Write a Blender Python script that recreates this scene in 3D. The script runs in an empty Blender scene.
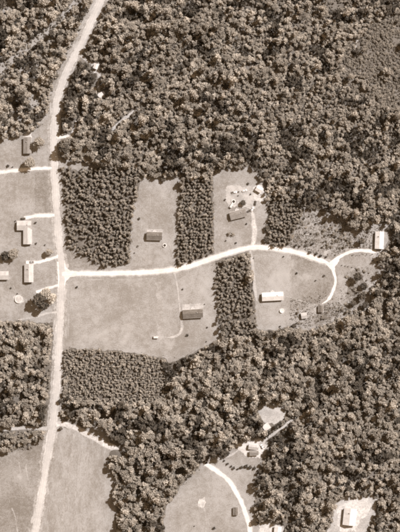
import bpy, math, random
import numpy as np
from mathutils import Vector, geometry

R_ = random.Random(11)
NP = np.random.default_rng(11)
sc = bpy.context.scene
COL = sc.collection

# ------------------------------------------------------------------ camera
# one metre of ground per map unit; the plane flies 2.2 km up and looks straight down
ALT = 2200.0
cam_d = bpy.data.cameras.new('camera')
cam_d.sensor_fit = 'VERTICAL'
cam_d.sensor_height = 24.0
cam_d.lens = 24.0 * ALT / 532.0
cam_d.clip_start = 10.0
cam_d.clip_end = 20000.0
cam = bpy.data.objects.new('camera', cam_d)
COL.objects.link(cam)
cam.location = (0, 0, ALT)
sc.camera = cam

# ------------------------------------------------------------------ sky and sun
SUN_AZ, SUN_EL = math.radians(40), math.radians(44)      # azimuth measured from +X
sun_dir = Vector((math.cos(SUN_EL) * math.cos(SUN_AZ), math.cos(SUN_EL) * math.sin(SUN_AZ), math.sin(SUN_EL)))
world = bpy.data.worlds.new('World')
sc.world = world
world.use_nodes = True
wn, wl = world.node_tree.nodes, world.node_tree.links
wn.clear()
sky = wn.new('ShaderNodeTexSky')
sky.sky_type = 'NISHITA'
sky.sun_disc = False
sky.sun_elevation = SUN_EL
sky.sun_rotation = math.pi / 2 - SUN_AZ
bw = wn.new('ShaderNodeRGBToBW')
tone = wn.new('ShaderNodeMixRGB')
tone.blend_type = 'MULTIPLY'
tone.inputs[0].default_value = 1.0
tone.inputs[2].default_value = (1.0, 0.685, 0.42, 1)      # sepia print: the sky's light is brown-toned too
bg = wn.new('ShaderNodeBackground')
bg.inputs[1].default_value = 0.125
wo = wn.new('ShaderNodeOutputWorld')
wl.new(sky.outputs[0], bw.inputs[0]); wl.new(bw.outputs[0], tone.inputs[1])
wl.new(tone.outputs[0], bg.inputs[0]); wl.new(bg.outputs[0], wo.inputs[0])

sun_d = bpy.data.lights.new('sun', 'SUN')
sun_d.energy = 4.2
sun_d.angle = math.radians(0.6)
sun_d.color = (1.0, 0.955, 0.935)
sun = bpy.data.objects.new('sun', sun_d)
COL.objects.link(sun)
sun.rotation_euler = sun_dir.to_track_quat('Z', 'Y').to_euler()
sun.location = sun_dir * 1500

vs = sc.view_settings
vs.view_transform = 'Standard'
vs.look = 'None'
vs.gamma = 1.0
vs.use_curve_mapping = False
vs.exposure = 0.97
sc.cycles.use_denoising = False
sc.cycles.filter_width = 2.3
sc.cycles.max_bounces = 5

# ------------------------------------------------------------------ materials
def lin(r, g=None, b=None):
    return tuple((c / 255 / 12.92) if c <= 10.3 else ((c / 255 + 0.055) / 1.055) ** 2.4 for c in (r, g, b)) + (1,)

# every tone of the toned print lies on one brown ramp: grey value -> warm brown
def sep(v):
    """albedo v (linear grey) as the brown of a sepia print: darks brown, lights nearly neutral"""
    w = min(1.0, v / 0.25)
    return (v * (1.16 - 0.135 * w), v * (0.965 + 0.026 * w), v * (0.75 + 0.215 * w), 1)

def leafy(v):
    """foliage keeps more of the brown"""
    w = min(1.0, v / 0.3)
    return (v * (1.15 - 0.075 * w), v * (0.968 + 0.012 * w), v * (0.755 + 0.10 * w), 1)

def material(name, lo, hi, scales=((0.05, 1.0), (0.6, 0.6)), rough=0.9, bump=0.0, bump_scale=1.0, var=0.0, transl=0.0, spec=0.15, stretch=None, sharp=0.28, patch=None, ruts=None):
    m = bpy.data.materials.new(name)
    m.use_nodes = True
    n, l = m.node_tree.nodes, m.node_tree.links
    n.clear()
    out = n.new('ShaderNodeOutputMaterial')
    b = n.new('ShaderNodeBsdfPrincipled')
    b.inputs['Roughness'].default_value = rough
    b.inputs['Specular IOR Level'].default_value = spec
    tc = n.new('ShaderNodeTexCoord')
    src = tc.outputs['Object']
    if stretch:
        mp = n.new('ShaderNodeMapping')
        mp.inputs['Scale'].default_value = stretch[:3]
        if len(stretch) > 3:
            mp.inputs['Rotation'].default_value = (0, 0, stretch[3])
        l.new(src, mp.inputs[0]); src = mp.outputs[0]
    acc, tot = None, 0
    for i, (s, w) in enumerate(scales):
        t = n.new('ShaderNodeTexNoise')
        t.inputs['Scale'].default_value = s
        t.inputs['Detail'].default_value = 5
        t.inputs['Roughness'].default_value = 0.62
        l.new(src, t.inputs['Vector'])
        mul = n.new('ShaderNodeMath'); mul.operation = 'MULTIPLY'; mul.inputs[1].default_value = w
        l.new(t.outputs['Fac'], mul.inputs[0])
        tot += w
        if acc is None: acc = mul.outputs[0]
        else:
            ad = n.new('ShaderNodeMath'); ad.operation = 'ADD'
            l.new(acc, ad.inputs[0]); l.new(mul.outputs[0], ad.inputs[1]); acc = ad.outputs[0]
    mr = n.new('ShaderNodeMapRange')
    mr.inputs['From Min'].default_value = tot * (0.5 - sharp / 2)
    mr.inputs['From Max'].default_value = tot * (0.5 + sharp / 2)
    l.new(acc, mr.inputs['Value'])
    mix = n.new('ShaderNodeMixRGB')
    mix.inputs[1].default_value = lo; mix.inputs[2].default_value = hi
    l.new(mr.outputs[0], mix.inputs[0])
    colr = mix.outputs[0]
    if patch:      # worn or weedy spots with a shape of their own: (colour, scale, threshold, softness)
        pc, psc, pth, psoft = patch
        t = n.new('ShaderNodeTexNoise'); t.inputs['Scale'].default_value = psc
        t.inputs['Detail'].default_value = 7; t.inputs['Roughness'].default_value = .68
        t.inputs['Distortion'].default_value = .6
        l.new(tc.outputs['Object'], t.inputs['Vector'])
        pr = n.new('ShaderNodeMapRange')
        pr.inputs['From Min'].default_value = pth; pr.inputs['From Max'].default_value = pth + psoft
        pr.inputs['To Max'].default_value = .85
        l.new(t.outputs['Fac'], pr.inputs['Value'])
        pm = n.new('ShaderNodeMixRGB'); pm.inputs[2].default_value = pc
        l.new(pr.outputs[0], pm.inputs[0]); l.new(colr, pm.inputs[1]); colr = pm.outputs[0]
    if ruts:       # two wheel tracks across the strip's width, colour between them
        uv = n.new('ShaderNodeUVMap')
        sx = n.new('ShaderNodeSeparateXYZ'); l.new(uv.outputs[0], sx.inputs[0])
        def mth(op, a, b=None):
            q = n.new('ShaderNodeMath'); q.operation = op
            if isinstance(a, (int, float)): q.inputs[0].default_value = a
            else: l.new(a, q.inputs[0])
            if b is not None:
                if isinstance(b, (int, float)): q.inputs[1].default_value = b
                else: l.new(b, q.inputs[1])
            return q.outputs[0]
        d = mth('ABSOLUTE', mth('SUBTRACT', sx.outputs[0], .5))          # 0 at crown of road, .5 at edge
        e = mth('ABSOLUTE', mth('SUBTRACT', d, .20))                     # 0 in a wheel track
        nz = n.new('ShaderNodeTexNoise'); nz.inputs['Scale'].default_value = .22; nz.inputs['Detail'].default_value = 6
        l.new(tc.outputs['Object'], nz.inputs['Vector'])
        k = mth('MULTIPLY', mth('MULTIPLY', e, 2.0), mth('MULTIPLY', nz.outputs['Fac'], 1.5))
        k = mth('MINIMUM', k, .9)
        rm = n.new('ShaderNodeMixRGB'); rm.inputs[2].default_value = ruts
        l.new(k, rm.inputs[0]); l.new(colr, rm.inputs[1]); colr = rm.outputs[0]
    if var > 0:
        oi = n.new('ShaderNodeObjectInfo')
        v = n.new('ShaderNodeMapRange')
        v.inputs['To Min'].default_value = 1 - var; v.inputs['To Max'].default_value = 1 + var
        l.new(oi.outputs['Random'], v.inputs['Value'])
        mm = n.new('ShaderNodeMixRGB'); mm.blend_type = 'MULTIPLY'; mm.inputs[0].default_value = 1
        l.new(colr, mm.inputs[1]); l.new(v.outputs[0], mm.inputs[2]); colr = mm.outputs[0]
    l.new(colr, b.inputs['Base Color'])
    if bump > 0:
        t = n.new('ShaderNodeTexNoise')
        t.inputs['Scale'].default_value = bump_scale
        t.inputs['Detail'].default_value = 4
        l.new(tc.outputs['Object'], t.inputs['Vector'])
        bp = n.new('ShaderNodeBump')
        bp.inputs['Strength'].default_value = min(1, bump); bp.inputs['Distance'].default_value = 0.3
        l.new(t.outputs['Fac'], bp.inputs['Height']); l.new(bp.outputs[0], b.inputs['Normal'])
    surf = b.outputs[0]
    if transl > 0:
        tr = n.new('ShaderNodeBsdfTranslucent'); l.new(colr, tr.inputs[0])
        ms = n.new('ShaderNodeMixShader'); ms.inputs[0].default_value = transl
        l.new(surf, ms.inputs[1]); l.new(tr.outputs[0], ms.inputs[2]); surf = ms.outputs[0]
    l.new(surf, out.inputs[0])
    return m

M = {}
M['forest_floor'] = material('forest_floor', sep(.07), sep(.17), ((.06, 1), (.7, .8)), bump=.6, bump_scale=.9)
M['wood_grass'] = material('wood_grass', sep(.15), sep(.29), ((.06, .9), (.35, .8), (1.0, .8)), bump=.7, bump_scale=.9, sharp=.15)
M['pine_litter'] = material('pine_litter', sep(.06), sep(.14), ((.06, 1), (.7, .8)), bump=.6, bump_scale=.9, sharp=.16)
M['lawn'] = material('lawn', sep(.165), sep(.262), ((.03, .9), (.25, .6), (.9, .8)), bump=.5, bump_scale=1.4, sharp=.13, patch=(sep(.30), .045, .58, .14))
M['dry_field'] = material('dry_field', sep(.168), sep(.272), ((.018, .9), (.16, .6), (.9, .8)), bump=.5, bump_scale=1.3, sharp=.13, patch=(sep(.31), .035, .57, .15))
M['dark_field'] = material('dark_field', sep(.13), sep(.225), ((.03, .8), (.30, .6), (.9, .8)), bump=.6, bump_scale=1.3, sharp=.13, patch=(sep(.30), .06, .57, .12))
M['rough_field'] = material('rough_field', sep(.11), sep(.26), ((.05, .8), (.30, .8), (.9, .8)), bump=.8, bump_scale=.8, sharp=.13, patch=(sep(.32), .10, .56, .10))
M['striped_field'] = material('striped_field', sep(.168), sep(.27), ((.045, .9), (.22, .7), (.9, .8)), bump=.5, bump_scale=1.3, sharp=.14, stretch=(1.2, .55, 1, math.radians(-13)), patch=(sep(.30), .03, .57, .15))
M['pale_grass'] = material('pale_grass', sep(.185), sep(.29), ((.08, .7), (.4, .7), (1.1, .8)), bump=.4, bump_scale=1.3, sharp=.13)
M['pale_soil'] = material('pale_soil', sep(.24), sep(.36), ((.08, 1), (.8, .7)), bump=.3, bump_scale=2, sharp=.13)
M['verge'] = material('verge', sep(.17), sep(.31), ((.05, .9), (.3, .8), (1.0, .7)), bump=.4, bump_scale=1.6, sharp=.13, patch=(sep(.36), .07, .55, .10))
M['asphalt'] = material('worn_asphalt', sep(.33), sep(.43), ((.03, .9), (.2, .7), (1.2, .5)), rough=.85, bump=.15, bump_scale=3, sharp=.16, ruts=sep(.28))
M['sand_road'] = material('sand_road', sep(.46), sep(.62), ((.04, .9), (.3, .8), (1.2, .5)), bump=.3, bump_scale=1.5, sharp=.16, ruts=sep(.36))
M['track'] = material('track_soil', sep(.25), sep(.39), ((.1, .9), (.6, .8)), bump=.3, bump_scale=1.6, sharp=.16, ruts=sep(.21))
M['road_edge'] = material('road_edge_grit', sep(.26), sep(.44), ((.06, .9), (.4, .8), (1.0, .6)), bump=.3, bump_scale=1.5, sharp=.14)
M['road_sand'] = material('loose_sand', sep(.44), sep(.60), ((.06, .9), (.4, .8)), bump=.3, bump_scale=1.5, sharp=.16)
M['white_sand'] = material('white_sand', sep(.29), sep(.50), ((.12, .9), (.5, .8), (1.2, .5)), bump=.3, bump_scale=2, sharp=.16, patch=(sep(.24), .12, .58, .08))
M['leaf_pale'] = material('leaf_pale', leafy(.25), leafy(.44), ((.25, 1), (1.4, .8)), var=.17, transl=.10, rough=.75, sharp=.22, spec=.02)
M['leaf_mid'] = material('leaf_mid', leafy(.165), leafy(.315), ((.25, 1), (1.4, .8)), var=.17, transl=.10, rough=.75, sharp=.22, spec=.02)
M['leaf_dark'] = material('leaf_dark', leafy(.03), leafy(.14), ((.3, 1), (1.5, .8)), var=.3, transl=.06, rough=.75, sharp=.18, spec=.02)
M['needle'] = material('needle', leafy(.165), leafy(.32), ((.5, 1), (2, .8)), var=.24, transl=.06, rough=.75, spec=.02)
M['needle_pale'] = material('needle_pale', leafy(.20), leafy(.36), ((.5, 1), (2, .8)), var=.24, transl=.06, rough=.75, spec=.02)
M['brush_leaf'] = material('brush_leaf', leafy(.165), leafy(.30), ((.5, 1), (2, .8)), var=.28, transl=.1, rough=.8, spec=.02)
M['weed'] = material('weed_leaf', leafy(.13), leafy(.28), ((.8, 1), (3, .8)), var=.3, transl=.1, rough=.8, spec=.02)
M['bark'] = material('bark', sep(.07), sep(.16), ((.8, 1), (4, .8)), rough=.95, bump=.6, bump_scale=6)
M['roof_dark'] = material('dark_shingle', sep(.085), sep(.15), ((.25, .8), (2.2, .9)), rough=.95, bump=.5, bump_scale=5, stretch=(1, 2.5, 1), sharp=.16)
M['roof_mid'] = material('grey_shingle', sep(.14), sep(.21), ((.25, .8), (2.2, .9)), rough=.95, bump=.5, bump_scale=5, stretch=(1, 2.5, 1), sharp=.16)
M['roof_pale'] = material('pale_metal_roof', sep(.29), sep(.39), ((.2, .8), (1.8, .7)), rough=.5, bump=.2, bump_scale=3, spec=.3, stretch=(2.2, 1, 1), sharp=.16)
M['roof_white'] = material('white_metal_roof', sep(.42), sep(.54), ((.2, .8), (1.8, .7)), rough=.5, bump=.2, bump_scale=3, spec=.3, stretch=(2.2, 1, 1), sharp=.16)
M['siding'] = material('siding', sep(.55), sep(.70), ((.4, .8), (3, .5)), rough=.7, bump=.3, bump_scale=4)
M['trim'] = material('white_trim', sep(.70), sep(.80), ((1, .8),), rough=.6)
M['brick'] = material('foundation_block', sep(.28), sep(.38), ((1.5, .8),), rough=.9)
M['wood'] = material('weathered_deck', sep(.34), sep(.52), ((.8, .8), (5, .6)), rough=.9, bump=.4, bump_scale=6)
M['door'] = material('painted_door', sep(.18), sep(.26), ((1, .8),), rough=.5)
M['glass'] = material('window_glass', sep(.03), sep(.06), ((.7, 1),), rough=.08, spec=.6)
M['metal'] = material('galvanised_metal', sep(.40), sep(.55), ((2, 1),), rough=.4, spec=.5)
M['rubber'] = material('tyre_rubber', sep(.02), sep(.04), ((3, 1),), rough=.85)
M['paint_white'] = material('white_car_paint', sep(.72), sep(.80), ((1, 1),), rough=.3, spec=.5)
M['paint_dark'] = material('dark_car_paint', sep(.05), sep(.08), ((1, 1),), rough=.3, spec=.5)
M['paint_mid'] = material('tan_car_paint', sep(.26), sep(.32), ((1, 1),), rough=.3, spec=.5)
M['mat_fabric'] = material('trampoline_fabric', sep(.03), sep(.05), ((2, 1),), rough=.7)
M['water'] = material('pool_water', sep(.30), sep(.42), ((.6, 1),), rough=.05, spec=.6)

# ------------------------------------------------------------------ helpers
def W(px, py, z=0.0):
    """map unit (east, south of the north-west corner) -> metres"""
    return (px - 200.0, 266.0 - py, z)

def mesh_obj(name, verts, faces, mats, parent=None, idx=None, smooth=False, loc=None):
    me = bpy.data.meshes.new(name)
    me.from_pydata([tuple(map(float, v)) for v in verts], [], [tuple(map(int, f)) for f in faces])
    for m in (mats if isinstance(mats, (list, tuple)) else [mats]):
        me.materials.append(m)
    if idx is not None:
        me.polygons.foreach_set('material_index', np.asarray(idx, dtype=np.int32))
    if smooth:
        me.polygons.foreach_set('use_smooth', [True] * len(me.polygons))
    me.update()
    return link_mesh(name, me, parent, loc)

def link_mesh(name, me, parent=None, loc=None):
    o = bpy.data.objects.new(name, me)
    COL.objects.link(o)
    if parent is not None: o.parent = parent
    if loc is not None: o.location = loc
    return o

def tag(o, label=None, cat=None, group=None, kind=None):
    if label: o['label'] = label
    if cat: o['category'] = cat
    if group: o['group'] = group
    if kind: o['kind'] = kind
    return o

def thing(name, label, cat, loc=(0, 0, 0), rz=0.0, group=None):
    o = bpy.data.objects.new(name, None)
    o.empty_display_size = 0.5
    COL.objects.link(o)
    o.location = loc
    o.rotation_euler = (0, 0, rz)
    return tag(o, label, cat, group)

class MB:
    def __init__(s): s.v = []; s.f = []
    def add(s, v, f):
        b = len(s.v)
        s.v += [tuple(p) for p in v]; s.f += [tuple(i + b for i in q) for q in f]
        return s
    def box(s, x0, x1, y0, y1, z0, z1):
        v = [(x0, y0, z0), (x1, y0, z0), (x1, y1, z0), (x0, y1, z0), (x0, y0, z1), (x1, y0, z1), (x1, y1, z1), (x0, y1, z1)]
        return s.add(v, [(0, 3, 2, 1), (4, 5, 6, 7), (0, 1, 5, 4), (1, 2, 6, 5), (2, 3, 7, 6), (3, 0, 4, 7)])
    def tube(s, pts, rad, n=7, cap=True):
        pts = [Vector(p) for p in pts]
        rings = []
        for i, p in enumerate(pts):
            d = (pts[min(i + 1, len(pts) - 1)] - pts[max(i - 1, 0)]).normalized()
            a = d.orthogonal().normalized(); b = d.cross(a)
            r = rad[i] if isinstance(rad, (list, tuple)) else rad
            rings.append([p + (a * math.cos(2 * math.pi * k / n) + b * math.sin(2 * math.pi * k / n)) * r for k in range(n)])
        v = [q for ring in rings for q in ring]
        f = [(i * n + k, i * n + (k + 1) % n, (i + 1) * n + (k + 1) % n, (i + 1) * n + k) for i in range(len(pts) - 1) for k in range(n)]
        if cap:
            f.append(tuple(range(n - 1, -1, -1))); f.append(tuple((len(pts) - 1) * n + k for k in range(n)))
        return s.add(v, f)
    def build(s, name, mat, parent=None, smooth=False, loc=None):
        return mesh_obj(name, s.v, s.f, mat, parent, smooth=smooth, loc=loc)

def in_poly(pts, poly):
    """pts (n,2) numpy, poly list -> bool mask"""
    x, y = pts[:, 0], pts[:, 1]
    inside = np.zeros(len(pts), bool)
    n = len(poly)
    for i in range(n):
        x0, y0 = poly[i]; x1, y1 = poly[(i + 1) % n]
        if y0 == y1: continue
        c = ((y0 > y) != (y1 > y)) & (x < (x1 - x0) * (y - y0) / (y1 - y0) + x0)
        inside ^= c
    return inside

def seg_dist(pts, line):
    d = np.full(len(pts), 1e9)
    for (ax, ay), (bx, by) in zip(line[:-1], line[1:]):
        vx, vy = bx - ax, by - ay
        t = np.clip(((pts[:, 0] - ax) * vx + (pts[:, 1] - ay) * vy) / (vx * vx + vy * vy + 1e-9), 0, 1)
        d = np.minimum(d, np.hypot(pts[:, 0] - ax - t * vx, pts[:, 1] - ay - t * vy))
    return d

_grids = {}
def vnoise(pts, cell, seed):
    """value noise 0..1 on numpy points"""
    if seed not in _grids: _grids[seed] = np.random.default_rng(seed).random((256, 256))
    g = _grids[seed]
    u = pts / cell + 100
    i = np.floor(u).astype(int); f = u - i; f = f * f * (3 - 2 * f)
    a = g[i[:, 0] % 256, i[:, 1] % 256]; b = g[(i[:, 0] + 1) % 256, i[:, 1] % 256]
    c = g[i[:, 0] % 256, (i[:, 1] + 1) % 256]; d = g[(i[:, 0] + 1) % 256, (i[:, 1] + 1) % 256]
    return (a * (1 - f[:, 0]) + b * f[:, 0]) * (1 - f[:, 1]) + (c * (1 - f[:, 0]) + d * f[:, 0]) * f[:, 1]

def smooth_line(pts, step=2.0):
    P = [Vector((x, y)) for x, y in pts]
    out = []
    for i in range(len(P) - 1):
        p0, p1, p2, p3 = P[max(i - 1, 0)], P[i], P[i + 1], P[min(i + 2, len(P) - 1)]
        n = max(1, int((p2 - p1).length / step))
        for k in range(n):
            t = k / n
            out.append(0.5 * ((2 * p1) + (p2 - p0) * t + (2 * p0 - 5 * p1 + 4 * p2 - p3) * t * t + (3 * p1 - p0 - 3 * p2 + p3) * t ** 3))
    out.append(P[-1])
    return out

# ------------------------------------------------------------------ plan of the place (map units, y down)
MAIN = [(112, -28), (100, 2), (92, 20), (84, 38), (76, 53), (68.5, 68), (62, 84), (57.5, 100), (55, 116), (54, 135), (54, 165), (55.5, 190), (57, 215), (59, 240), (61, 260), (62, 274), (61.5, 290), (60, 320), (58.5, 350), (57, 380), (54.5, 410), (51, 435), (47, 460), (43, 485), (39.5, 508), (35, 532), (29, 560)]
SIDE = [(62, 274), (75, 273.5), (100, 273.5), (130, 273), (152, 272), (175, 269.5), (195, 264.5), (215, 257.5), (235, 251), (250, 247.8), (265, 247.8), (285, 250), (300, 253.5), (315, 258.5), (330, 264)]
EAST_DRIVE = [(330, 264), (336, 259.5), (343, 255), (352, 251.5), (363, 250.5), (376, 251.5)]
LOOP = [(316, 258.8), (326, 263), (332.8, 270.5), (335.5, 281), (333, 291), (328, 300), (322, 304)]
DRIVES = {
    'a': ([(174, 272), (177, 284), (179, 300), (180.5, 314), (182, 326), (180, 333), (173, 337), (165, 337)], 2.0, 'track'),
    'b': ([(251.5, 248), (254, 240), (254, 228), (253, 216), (250, 208)], 3.6, 'white_sand'),
    'c': ([(249.5, 249), (252, 260), (253.5, 274), (255, 290), (257, 302)], 3.0, 'track'),
    'd': ([(-30, 173), (4, 172), (20, 170), (38, 168.5), (54, 168)], 2.8, 'sand_road'),
    'e': ([(24, 218), (34, 216), (45, 215.5), (57, 215)], 2.8, 'sand_road'),
    'f': ([(26, 263), (38, 262), (50, 259), (59, 256)], 3.0, 'sand_road'),
    'g': ([(36, 292), (46, 289), (55, 286), (61, 284)], 2.4, 'sand_road'),
    'h': ([(18, 320), (32, 317.5), (46, 313.5), (60, 312)], 2.2, 'track'),
    'i': ([(-30, 430), (4, 429.5), (25, 428), (42, 428.5), (53, 427)], 3.2, 'track'),
    'j': ([(54, 137), (64, 137), (72, 135), (75, 128), (76, 121)], 2.2, 'sand_road'),
    'k': ([(52, 426), (63, 424), (74, 427.5), (88, 434.5), (100, 441), (109, 446), (120, 449.5)], 4.2, 'white_sand'),
    'l': ([(205, 463.5), (216, 470.5), (227, 479), (235, 490), (242, 504), (247, 518), (250, 532), (252, 560)], 4.2, 'sand_road'),
    'm': ([(256, 449), (264, 441), (273, 434), (284, 426), (297, 417)], 2.4, 'pale_soil'),
    'n': ([(205, 463.5), (216, 460), (228, 456), (240, 449)], 2.0, 'track'),
    'o': ([(-30, 92), (0, 70), (22, 52), (42, 36), (62, 18), (80, -2), (95, -25)], 6.0, None),
    'p': ([(80, 55), (86, 60), (96, 66), (99, 74), (98, 86), (101, 96)], 2.6, 'track'),
    'q': ([(112, 130), (120, 122), (130, 114), (136, 108)], 3.0, 'pale_soil'),
    'r': ([(158, 282), (159, 300), (160, 316), (160, 332), (161, 345)], 6.0, 'pale_grass'),
    's': ([(346, 62), (354, 52), (357, 42), (364, 32), (372, 24)], 1.6, 'track'),
}
OPEN = {   # mown or open ground
    'west_yards': ([(-40, 138), (20, 137), (30, 133), (40, 126), (46, 116), (54, 108), (58, 108), (62, 274), (58, 322), (40, 323), (20, 321), (-40, 323)], 'lawn'),
    'southwest_field': ([(-40, 454), (8, 452), (20, 449), (30, 451), (38, 441), (45, 438), (48, 430), (54, 428), (30, 565), (-40, 565)], 'dark_field'),
    'south_field': ([(51, 428), (62, 427), (78, 429), (85, 430), (92, 426), (100, 425), (106, 431), (110, 442), (112, 449), (109, 456), (108, 463), (112, 470), (115, 480), (113, 492), (116, 505), (117, 520), (115, 565), (30, 565)], 'striped_field'),
    'round_field': ([(204, 462), (196, 470), (188, 478), (180, 487), (174, 498), (166, 505), (164, 520), (165, 565), (262, 565), (261, 532), (257, 520), (254, 505), (256, 495), (254, 482), (258, 470), (263, 460), (268, 450), (269, 440), (258, 437), (248, 438), (237, 442), (229, 450), (224, 458), (212, 458)], 'dry_field'),
    'central_field': ([(62, 272), (175, 271), (215, 258), (216, 290), (219, 320), (222, 338), (215, 342), (205, 347), (195, 352), (180, 359), (170, 363), (164, 358), (150, 356), (110, 352), (60, 349)], 'dry_field'),
    'pine_corner': ([(57, 158), (141, 172), (143, 177), (181, 176), (178, 220), (175, 271), (61, 274)], 'lawn'),
    'cluttered_yard': ([(213, 174), (222, 170), (240, 169), (250, 165), (256, 172), (262, 182), (266, 190), (268, 215), (268, 248), (250, 249), (214, 258)], 'lawn'),
    'east_field': ([(250, 249), (267, 247), (290, 246), (303, 207), (318, 211), (332, 212), (345, 220), (352, 227), (358, 232), (368, 225), (378, 220), (388, 224), (388, 240), (383, 252), (377, 262), (383, 268), (382, 282), (374, 284), (371, 292), (371, 306), (362, 313), (350, 315), (340, 318), (328, 324), (312, 330), (300, 330), (290, 326), (275, 330), (257, 330)], 'dry_field'),
    'forest_glade': ([(256, 409), (262, 404), (272, 403), (282, 406), (288, 412), (284, 419), (274, 424), (264, 422)], 'pale_soil'),
    'southeast_clearing': ([(333, 503), (342, 496), (356, 497), (372, 493), (377, 500), (375, 515), (366, 532), (362, 565), (322, 565), (326, 532), (333, 520)], 'pale_soil'),
    'south_drive_clearing': ([(259, 524), (266, 520), (276, 521), (284, 527), (282, 565), (258, 565)], 'pale_soil'),
}
PINES = {
    'P1': [(60, 167), (80, 169), (110, 167), (141, 171), (139, 190), (134, 205), (132, 230), (129, 264), (118, 265), (104, 265), (95, 262), (85, 256.5), (77, 250), (69, 247), (66, 215), (63, 190)],
    'P2': [(183, 180), (212, 176), (213, 205), (214, 235), (213, 250), (200, 257), (190, 263), (177, 265), (177, 240), (180, 210)],
    'P3': [(268, 192), (282, 196), (301, 207), (300, 220), (293, 234), (288, 245), (271, 246), (269, 225)],
    'P4': [(216, 266), (230, 260), (246, 256), (249, 280), (253, 303), (256, 320), (256, 336), (226, 340), (222, 325), (218, 300)],
    'P5': [(65, 348), (100, 349), (135, 352), (150, 355), (160, 362), (166, 378), (168, 396), (150, 402), (120, 404), (90, 402), (66, 396)],
}
BRUSH = [(345, 38), (360, 31), (372, 26), (385, 15), (430, 8), (430, 106), (392, 110), (372, 101), (352, 95), (341, 72)]

# ------------------------------------------------------------------ ground, fields, roads
def sheet(name, poly, z, mat, jit=0.7, step=2.2, kind='structure'):
    rr = random.Random(len(poly) * 7 + int(abs(poly[0][0])))
    pts = []
    for i in range(len(poly)):
        a, b = Vector(poly[i]), Vector(poly[(i + 1) % len(poly)])
        n = max(1, int((b - a).length / step))
        nrm = Vector((-(b - a).y, (b - a).x)).normalized()
        for k in range(n):
            p = a + (b - a) * (k / n) + nrm * rr.uniform(-jit, jit)
            pts.append(Vector(W(p.x, p.y, 0)))
    tris = geometry.tessellate_polygon([pts])
    v = [(p.x, p.y, z) for p in pts]
    f = []
    for t in tris:
        a, b, c = (pts[i] for i in t)
        f.append(t if (b - a).cross(c - a).z > 0 else t[::-1])
    o = mesh_obj(name, v, f, M[mat])
    return tag(o, kind=kind)

def strip(name, line, width, z, mat, jit=0.35, crown=0.0, taper=False, step=1.6):
    pts = smooth_line(line, step)
    rr = random.Random(int(line[0][0] * 13 + line[-1][1] * 7))
    v, f = [], []
    n = len(pts)
    lw = rw = 0.0
    for i, p in enumerate(pts):
        d = (pts[min(i + 1, n - 1)] - pts[max(i - 1, 0)]).normalized()
        nr = Vector((-d.y, d.x))
        lw = lw * .6 + rr.uniform(-jit, jit); rw = rw * .6 + rr.uniform(-jit, jit)
        w = width / 2 * (max(.25, min(1, (n - 1 - i) / 5)) if taper else 1)
        for off, h in ((min(-w * .6, -w + lw), 0), (-w * .45, crown), (w * .45, crown), (max(w * .6, w + rw), 0)):
            q = p + nr * off
            v.append(W(q.x, q.y, z + h))
        if i:
            a, b = (i - 1) * 4, i * 4
            f += [(a + k + 1, a + k, b + k, b + k + 1) for k in range(3)]
    o = mesh_obj(name, v, f, M[mat])
    me = o.data
    if me.polygons[0].normal.z < 0: me.flip_normals()
    uvl = me.uv_layers.new(name='UVMap')
    U = (0.0, .275, .725, 1.0)
    for lp in me.loops: uvl.data[lp.index].uv = (U[lp.vertex_index % 4], lp.vertex_index // 4)
    return tag(o, kind='structure')

gv, gf = [], []
xs = [-6000, -1500, -500] + list(np.linspace(-260, 260, 27)) + [500, 1500, 6000]
ys = [-6000, -1500, -500] + list(np.linspace(-320, 320, 33)) + [500, 1500, 6000]
for y in ys:
    for x in xs: gv.append((x, y, 0))
for j in range(len(ys) - 1):
    for i in range(len(xs) - 1):
        a = j * len(xs) + i
        gf.append((a, a + 1, a + 1 + len(xs), a + len(xs)))
tag(mesh_obj('ground', gv, gf, M['forest_floor']), kind='structure')

for k, (nm, (poly, mt)) in enumerate(OPEN.items()):
    sheet(nm, poly, 0.020 + 0.004 * k, mt, jit=.9)
# tonal patches of the ground itself
sheet('wood_floor', [(-40, -40), (106, -40), (100, 0), (84, 38), (62, 84), (54, 112), (44, 122), (20, 140), (-40, 140)], .012, 'wood_grass', 1.2)
strip('cleared_strip', [(-40, 98), (0, 70), (22, 52), (42, 36), (62, 18), (80, -2), (100, -30)], 7.0, .016, 'pale_grass', 1.6)
sheet('grass_patch', [(290, 252), (315, 260), (329, 267), (333, 280), (329, 294), (316, 304), (300, 300), (292, 296)], .072, 'dark_field', .6)
sheet('grass_patch', [(300, 300), (318, 305), (330, 302), (348, 296), (350, 309), (338, 317), (326, 323), (312, 329), (302, 329), (297, 318)], .076, 'rough_field', 1.2)
sheet('grass_patch', [(300, 212), (318, 213), (332, 214), (345, 222), (350, 230), (352, 246), (338, 256), (322, 258), (290, 248), (296, 232)], .072, 'rough_field', 1.0)
sheet('grass_patch', [(347, 270), (362, 268), (376, 265), (381, 270), (379, 280), (370, 284), (368, 306), (360, 311), (352, 308), (346, 294), (350, 284), (344, 278)], .0815, 'rough_field', 1.6)
sheet('grass_patch', [(336, 262), (346, 255), (360, 253), (368, 254), (366, 263), (352, 268), (345, 280), (338, 284)], .080, 'lawn', .8)
sheet('grass_patch', [(66, 177), (74, 200), (72, 244), (90, 252), (104, 266), (66, 268), (62, 240)], .076, 'dark_field', .9)
sheet('grass_patch', [(4, 172.5), (34, 171.5), (33.5, 213), (24, 214), (2, 214)], .076, 'lawn', .5)
sheet('grass_patch', [(35, 172), (50, 171), (52.5, 213), (35, 213.5)], .080, 'dark_field', .5)
sheet('grass_patch', [(-30, 462), (12, 458), (36, 454), (42, 462), (38, 490), (33, 500), (10, 498), (-30, 500)], .080, 'dark_field', 1.2)
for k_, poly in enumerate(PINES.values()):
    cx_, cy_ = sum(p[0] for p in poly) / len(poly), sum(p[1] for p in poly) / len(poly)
    sheet('plantation_floor', [(cx_ + (x - cx_) * .98, cy_ + (y - cy_) * .98) for x, y in poly], .0865, 'pine_litter', 1.4)
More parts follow.
